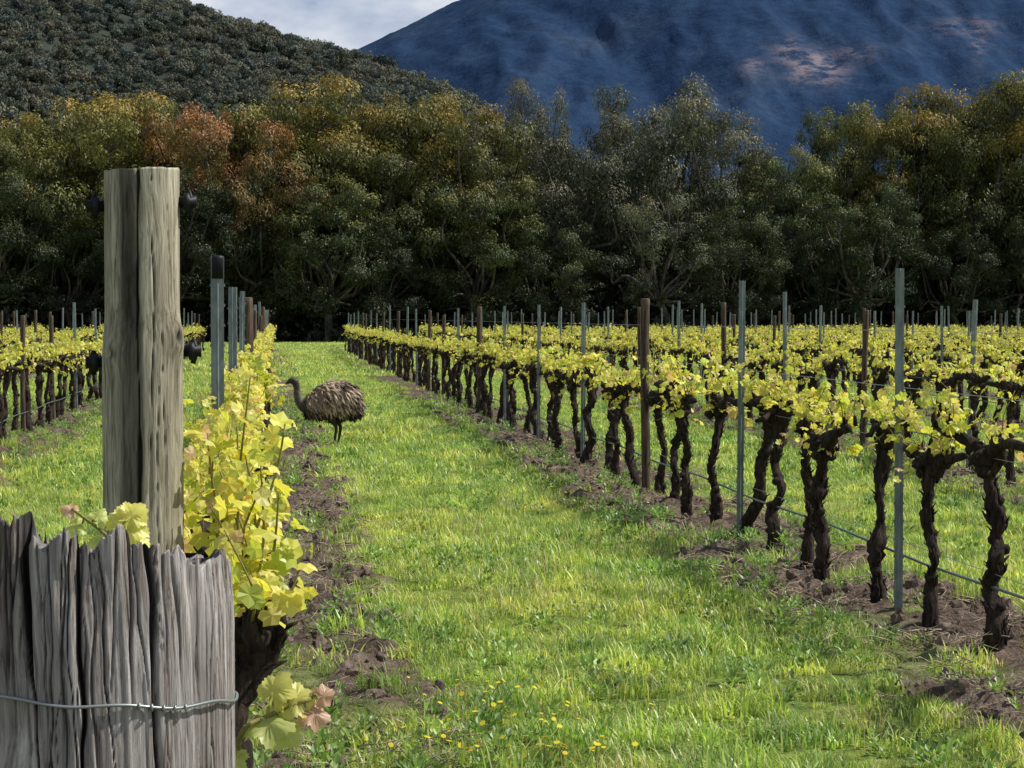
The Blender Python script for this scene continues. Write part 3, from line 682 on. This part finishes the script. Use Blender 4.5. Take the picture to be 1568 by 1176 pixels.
# ---------------- gum trees
PAL={'G':[(.035,.048,.015),(.15,.15,.034),(.38,.27,.06)],'O':[(.06,.055,.02),(.26,.165,.05),(.48,.20,.07)],
 'S':[(.04,.05,.028),(.115,.125,.07),(.23,.21,.12)],'D':[(.03,.045,.016),(.10,.125,.036),(.24,.23,.06)],
 'M':[(.018,.028,.010),(.045,.062,.02),(.10,.12,.04)]}  # M: leaf colours darkened to paint shade into the lower tree tier
LQ=np.array([[0,0,0],[.5,.45,.05],[0,1,-.1],[-.5,.45,.05]])
def gum(seed,kind,H=17,R=5.5,zlo=.2,nlobe=15,cover=1.0,lean=0):
    r=np.random.default_rng(seed);mb=MB();pal=np.array(PAL[kind])
    th=.18*H+r.random()*.1*H
    T0=cr([[0,0,-.3],[r.normal(0,.3),r.normal(0,.3),th*.5],[r.normal(0,.5),r.normal(0,.5),th]],4)
    tube(mb,T0,np.linspace(.40,.30,len(T0)),10,0,(1,1,1),.1,r)
    LB=[];tries=0
    while len(LB)<nlobe and tries<3000:
        tries+=1;z=zlo+(.92-zlo)*r.random()**.75
        prof=np.sqrt(max(0,1-((z-.6)/.42)**2)) if z>.6 else (.75+.25*ss(.1,.6,z))
        a=r.random()*6.283;q=R*prof*(.3+.65*r.random()**.5)
        c=np.array([math.cos(a)*q+lean*z,math.sin(a)*q,z*H-.9]);rad=1.0+1.3*r.random()
        if all(np.linalg.norm((c-b[0])/[1,1,.85])>.72*(rad+b[1]) for b in LB): LB.append((c,rad))
    s0=T0[-1]
    for c,rad in LB:
        e=c-[0,0,rad*.3];m1=s0+(e-s0)*[.5,.5,.3]+r.normal(0,.7,3);m2=s0+(e-s0)*[.85,.85,.7]+r.normal(0,.5,3)
        L=cr([s0,m1,m2,e],5);tube(mb,L,np.linspace(.19,.05,len(L)),6,0,(1,1,1),.1,r)
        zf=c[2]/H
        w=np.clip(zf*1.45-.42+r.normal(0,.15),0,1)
        lc=pal[0]*(1-w)+pal[1]*w  # lower lobes get darker leaves: shade under the crown painted in
        tip_sun=pal[2] if r.random()<.25+.55*zf else pal[1]*1.25
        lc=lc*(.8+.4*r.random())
        vz=.7+.35*r.random()
        nk=int(9*(rad/1.4)**2)+3
        for k in range(nk):
            dd=nrm(r.normal(size=3)+[0,0,.25]);cc=c+dd*rad*(.45+.6*r.random()**.7)*[1,1,vz];cr_=.35+.5*r.random()
            if k%2==0: tube(mb,cr([e,(e+cc)/2+r.normal(0,.2,3),cc],2),[.045,.04,.03,.025,.015],4,0,(1,1,1))
            nl_=int(72*cover*(cr_/.6)**1.9)
            d=nrm(r.normal(size=(nl_,3)))
            rr=cr_*(.2+1.0*r.random(nl_)**.55)
            P=cc+d*rr[:,None]*[1,1,.85]
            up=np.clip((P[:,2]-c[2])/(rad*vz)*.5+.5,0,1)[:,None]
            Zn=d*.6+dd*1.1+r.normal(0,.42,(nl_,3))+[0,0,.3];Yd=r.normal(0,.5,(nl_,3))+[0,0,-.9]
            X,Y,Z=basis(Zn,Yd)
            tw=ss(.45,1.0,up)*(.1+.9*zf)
            col=(lc*(1-tw)+tip_sun*tw)*(.6+.8*r.random((nl_,1)))  # lobe tops: new-growth tint plus painted sun highlight
            ls=.16+.17*r.random(nl_)
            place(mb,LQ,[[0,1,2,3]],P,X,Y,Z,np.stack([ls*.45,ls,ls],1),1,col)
    return mb.mesh('gum_tree',[M_gbark,M_gum])
TR={'G':[gum(1,'G',17,5.6,.2,30),gum(2,'G',17,6,.18,32),gum(3,'G',17,5,.25,24)],'O':[gum(4,'O',17,6,.3,24)],
    'S':[gum(5,'S',17,5.5,.25,22,.75),gum(6,'S',17,5,.3,17,.7)],'D':[gum(7,'D',17,5.5,.12,30),gum(8,'D',17,6,.15,28)],'M':[gum(9,'M',17,6,.2,26),gum(10,'M',17,5.5,.15,28)]}
HT={}
def tree(px,py,d,kind,v,w=1.0):
    me=TR[kind][v%len(TR[kind])];hmax=HT.setdefault(me.name,max(q.co.z for q in me.vertices))
    h=wz(py,d)/hmax
    obj('gum_tree',me,(wx(px,d),d,0),(0,0,rng.random()*6.28),(h*w,h*w,h))
FR=[(-150,180,151,'G',0,1),(-70,190,149,'G',1,1),(25,178,152,'G',2,1),(140,140,150,'G',1,1),(235,140,155,'G',0,1),(300,165,150,'O',2,.8),(380,185,146,'O',0,.85),(455,112,151,'G',1,1.0),
 (560,150,149,'G',0,.95),(635,142,153,'G',2,1),(705,135,150,'G',1,.8),(765,185,152,'S',0,.8),(822,108,155,'S',1,.5),(885,165,150,'S',0,.9),(1005,110,152,'S',0,.85),(940,165,158,'S',1,.9),(1085,140,150,'S',1,.9),(1140,160,154,'S',0,.75),
 (1215,215,149,'D',0,.9),(1298,145,155,'D',1,.55),(1375,142,151,'G',2,.75),(1445,135,154,'D',1,.8),(1515,95,150,'G',0,.9),(1600,110,152,'G',1,1),(1700,130,150,'D',0,1),(1800,120,150,'G',2,1),(-230,170,150,'D',0,1)]
for t in FR: tree(*t)
for px in range(-260,1850,125):
    py=250+rng.random()*90
    tree(px+rng.normal(0,22),py,143+rng.random()*3,'M' if rng.random()<.7 else ('S' if 740<px<1200 else 'D'),rng.integers(3),1.1)
for px in range(-260,1850,85):
    py=215+rng.random()*40+(30 if 1150<px<1260 or 740<px<800 else 0)
    tree(px+rng.normal(0,15),py,165+rng.random()*12,'D' if rng.random()<.4 else 'M',rng.integers(3),1.1)
def bush(seed):
    r=np.random.default_rng(seed);mb=MB();nb=900
    d=nrm(r.normal(size=(nb,3)));d[:,2]=abs(d[:,2]);P=d*(1.5*(.4+.6*r.random((nb,1))**.5))*(.7+.5*vn(d[:,0]*3+9,d[:,1]*3+d[:,2]*3,seed))[:,None]
    X,Y,Z=basis(d+r.normal(0,.5,(nb,3)),r.normal(size=(nb,3)));ls=.2+.15*r.random(nb)
    place(mb,LQ,[[0,1,2,3]],P,X,Y,Z,np.stack([ls*.6,ls,ls],1),0,np.array([(.022,.028,.012)])*(.6+.8*r.random((nb,1))));return mb.mesh('bush',[M_gum])  # bush leaves coloured dark to paint the shadow band below the trees
n=420;d=143+rng.random(n)*32;x=d*(-.22+.62*rng.random(n))
scatter('undergrowth',np.stack([x,d,0*x-.2],1),zrot(n),np.stack([1+.8*rng.random(n),1+.8*rng.random(n),.8+1.3*rng.random(n)],1),rng.integers(0,3,n),[bush(i) for i in range(3)])

# ---------------- hills
def hill(name,ridge,dist,base,depth,xr,nx,nyy,amp,mat,s,dy=0):
    px=np.array([p[0] for p in ridge]);py=np.array([p[1]+dy for p in ridge])
    X=np.linspace(xr[0],xr[1],nx);Yv=np.linspace(base,dist+depth,nyy);XX,YY=np.meshgrid(X,Yv)
    hr=np.interp(420+XX/dist*F,px,(485-py)/F*dist+CH)
    t=(YY-base)/(dist-base)
    prof=np.where(t<1,ss(0,1,t)*.35+t*.65,1-.35*((YY-dist)/depth)**2)
    wxx=XX+amp[1]*.35*(fbm(XX/amp[1],YY/amp[1],3,s+40)-.5);wyy=YY+amp[1]*.5*(fbm(XX/amp[1]+7,YY/amp[1]+3,3,s+50)-.5)
    rid=1-np.abs(2*fbm(wxx/amp[1]*1.3+s,wyy/amp[1]*.35+s,6,s)-1)
    w=np.where(t<1,np.sin(np.clip(t,0,1)*math.pi)*.9+.04,.04)
    Z=hr*prof+amp[0]*(rid-.6)*w+amp[2]*(fbm(XX/amp[3],YY/amp[3],3,s+9)-.5)
    Z=np.where(YY<=base+1,-3,Z)
    i=(np.arange(nyy-1)[:,None]*nx+np.arange(nx-1)[None,:]).ravel()
    me=bpy.data.meshes.new(name);me.from_pydata(np.stack([XX,YY,Z],-1).reshape(-1,3).tolist(),[],np.stack([i,i+1,i+nx+1,i+nx],1).tolist())
    me.polygons.foreach_set('use_smooth',[True]*len(i));me.materials.append(mat);obj(name,me)
    return X,Yv,Z
m,nt,o=newmat('hill_soil');g=N(nt,'ShaderNodeNewGeometry');n=noise(nt,g.outputs['Position'],.08,5)
pbsdf(nt,o,ramp(nt,n,[(.3,(.03,.04,.033)),(.7,(.06,.07,.055))]),1,0,0);M_hs=m
X,Yv,Z=hill('forested_hill',[(-900,-120),(-200,-60),(0,-25),(120,-12),(200,6),(300,24),(350,38),(420,62),(480,80),(540,97),(600,118),(660,140),(720,175),(800,230),(1000,400),(1200,480)],1250,720,420,(-520,260),160,130,(28,90,3,20),M_hs,3,8)
def crown(seed):
    r=np.random.default_rng(seed);mb=MB();base=np.array([(.10,.12,.095),(.135,.145,.105),(.09,.11,.098),(.16,.155,.115)][seed%4])
    for k in range(6):
        c=r.normal(0,1.6,3)*[1,1,.5]+[0,0,4.6];nb=80;d=nrm(r.normal(size=(nb,3)));rad=1.4+r.random()
        P=c+d*rad*(.5+.5*r.random((nb,1))**.5)*[1,1,.75]
        X_,Y_,Z_=basis(d+r.normal(0,.35,(nb,3)),r.normal(size=(nb,3)));ls=.6+.6*r.random(nb)
        place(mb,LQ,[[0,1,2,3]],P,X_,Y_,Z_,np.stack([ls*.7,ls,ls],1),0,base*(.7+.6*r.random((nb,1))))
    tube(mb,[[0,0,-1],[.2,0,2.5],[0,0,4.5]],[.3,.25,.12],5,1,(1,1,1))
    return mb.mesh('crown',[M_hill,M_gbark])
n=10000;hx=-420+rng.random(n)*620;hy=760+rng.random(n)*560
ix=np.clip(np.searchsorted(X,hx)-1,0,len(X)-2);iy=np.clip(np.searchsorted(Yv,hy)-1,0,len(Yv)-2)
hz=Z[iy,ix];k=(hz>15);hx,hy,hz=hx[k],hy[k],hz[k];n=len(hx)
s=.6+.8*rng.random(n)
scatter('hillside_forest',np.stack([hx,hy,hz-.8],1),zrot(n),np.stack([s,s,s*(.8+.4*rng.random(n))],1),rng.integers(0,8,n),[crown(i) for i in range(8)])
m,nt,o=newmat('mountain_painted_haze');g=N(nt,'ShaderNodeNewGeometry');P=g.outputs['Position']
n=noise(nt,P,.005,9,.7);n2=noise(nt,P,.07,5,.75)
c=ramp(nt,n,[(.3,(.018,.038,.084)),(.5,(.024,.048,.102)),(.7,(.040,.064,.110))])  # blue aerial haze and cloud shade put into the base colour
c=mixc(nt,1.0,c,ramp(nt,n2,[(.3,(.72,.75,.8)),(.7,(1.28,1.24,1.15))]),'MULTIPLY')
a=N(nt,'ShaderNodeAttribute',attribute_name='rock')
n4=noise(nt,P,.025,8,.75,(1,1,2.5))
rk=N(nt,'ShaderNodeMath',operation='MULTIPLY');nt.links.new(a.outputs['Fac'],rk.inputs[0])
st=N(nt,'ShaderNodeMapRange');st.inputs[1].default_value=.44;st.inputs[2].default_value=.56;nt.links.new(n4,st.inputs[0]);nt.links.new(st.outputs[0],rk.inputs[1])
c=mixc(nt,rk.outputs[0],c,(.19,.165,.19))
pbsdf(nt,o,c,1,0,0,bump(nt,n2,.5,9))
DM=4200
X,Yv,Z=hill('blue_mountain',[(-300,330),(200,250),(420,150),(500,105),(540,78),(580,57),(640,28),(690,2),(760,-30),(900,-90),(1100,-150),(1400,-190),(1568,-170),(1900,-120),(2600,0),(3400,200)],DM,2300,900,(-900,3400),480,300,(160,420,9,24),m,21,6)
me=bpy.data.objects['blue_mountain'].data
XX,YY=np.meshgrid(X,Yv);u=420+XX/YY*F;v=485-(Z-CH)/YY*F
def blob(u0,v0,a,b): return np.exp(-((u-u0)/a)**2-((v-v0)/b)**2)
rock=np.clip(blob(1262,98,36,20)*2.2+blob(1215,70,20,18)*.9+blob(1160,95,20,14)*.7+blob(1330,72,26,12)*.7+blob(1500,30,60,14)*.5+blob(1520,55,10,30)*.6,0,1)
at=me.attributes.new('rock','FLOAT','POINT');at.data.foreach_set('value',rock.ravel())

# ---------------- light & sky
el=math.radians(50);az=math.radians(88)
S_=Vector((math.sin(az)*math.cos(el),math.cos(az)*math.cos(el),math.sin(el)))
sl=bpy.data.lights.new('sun','SUN');sl.energy=5;sl.angle=math.radians(.5);sl.color=(1,.95,.87)
so=bpy.data.objects.new('sun',sl);SC.collection.objects.link(so);so.rotation_euler=S_.to_track_quat('Z','Y').to_euler()
w=bpy.data.worlds.new('World');SC.world=w;w.use_nodes=True;nt=w.node_tree;nt.nodes.clear()
o=nt.nodes.new('ShaderNodeOutputWorld');b=nt.nodes.new('ShaderNodeBackground');b.inputs[1].default_value=.105
sk=nt.nodes.new('ShaderNodeTexSky');sk.sky_type='NISHITA';sk.sun_disc=False;sk.sun_elevation=el;sk.sun_rotation=az
tc=nt.nodes.new('ShaderNodeTexCoord')
n=noise(nt,tc.outputs['Generated'],11,7,.55,(1,1,2.2))
cl=ramp(nt,n,[(.36,(3.2,4.0,5.6)),(.5,(5.8,6.3,7.3)),(.62,(8.6,8.7,8.9))])
sx=nt.nodes.new('ShaderNodeSeparateXYZ');nt.links.new(tc.outputs['Generated'],sx.inputs[0])
mr=nt.nodes.new('ShaderNodeMapRange');mr.inputs[1].default_value=.25;mr.inputs[2].default_value=.6;mr.inputs[3].default_value=.95;mr.inputs[4].default_value=.2
nt.links.new(sx.outputs[2],mr.inputs[0])
c=mixc(nt,mr.outputs[0],sk.outputs[0],cl);nt.links.new(c,b.inputs[0]);nt.links.new(b.outputs[0],o.inputs[0])

# ---------------- camera
cd=bpy.data.cameras.new('camera');cam=bpy.data.objects.new('camera',cd);SC.collection.objects.link(cam)
cd.sensor_width=36;cd.lens=F/1568*36;cd.clip_start=.05;cd.clip_end=20000
yaw=math.atan((784-420)/F);pit=math.atan((588-485)/F)
cam.location=(0,0,CH);cam.rotation_euler=(math.pi/2-pit,0,-yaw);SC.camera=cam
SC.view_settings.view_transform='Standard';SC.view_settings.look='None';SC.view_settings.exposure=0
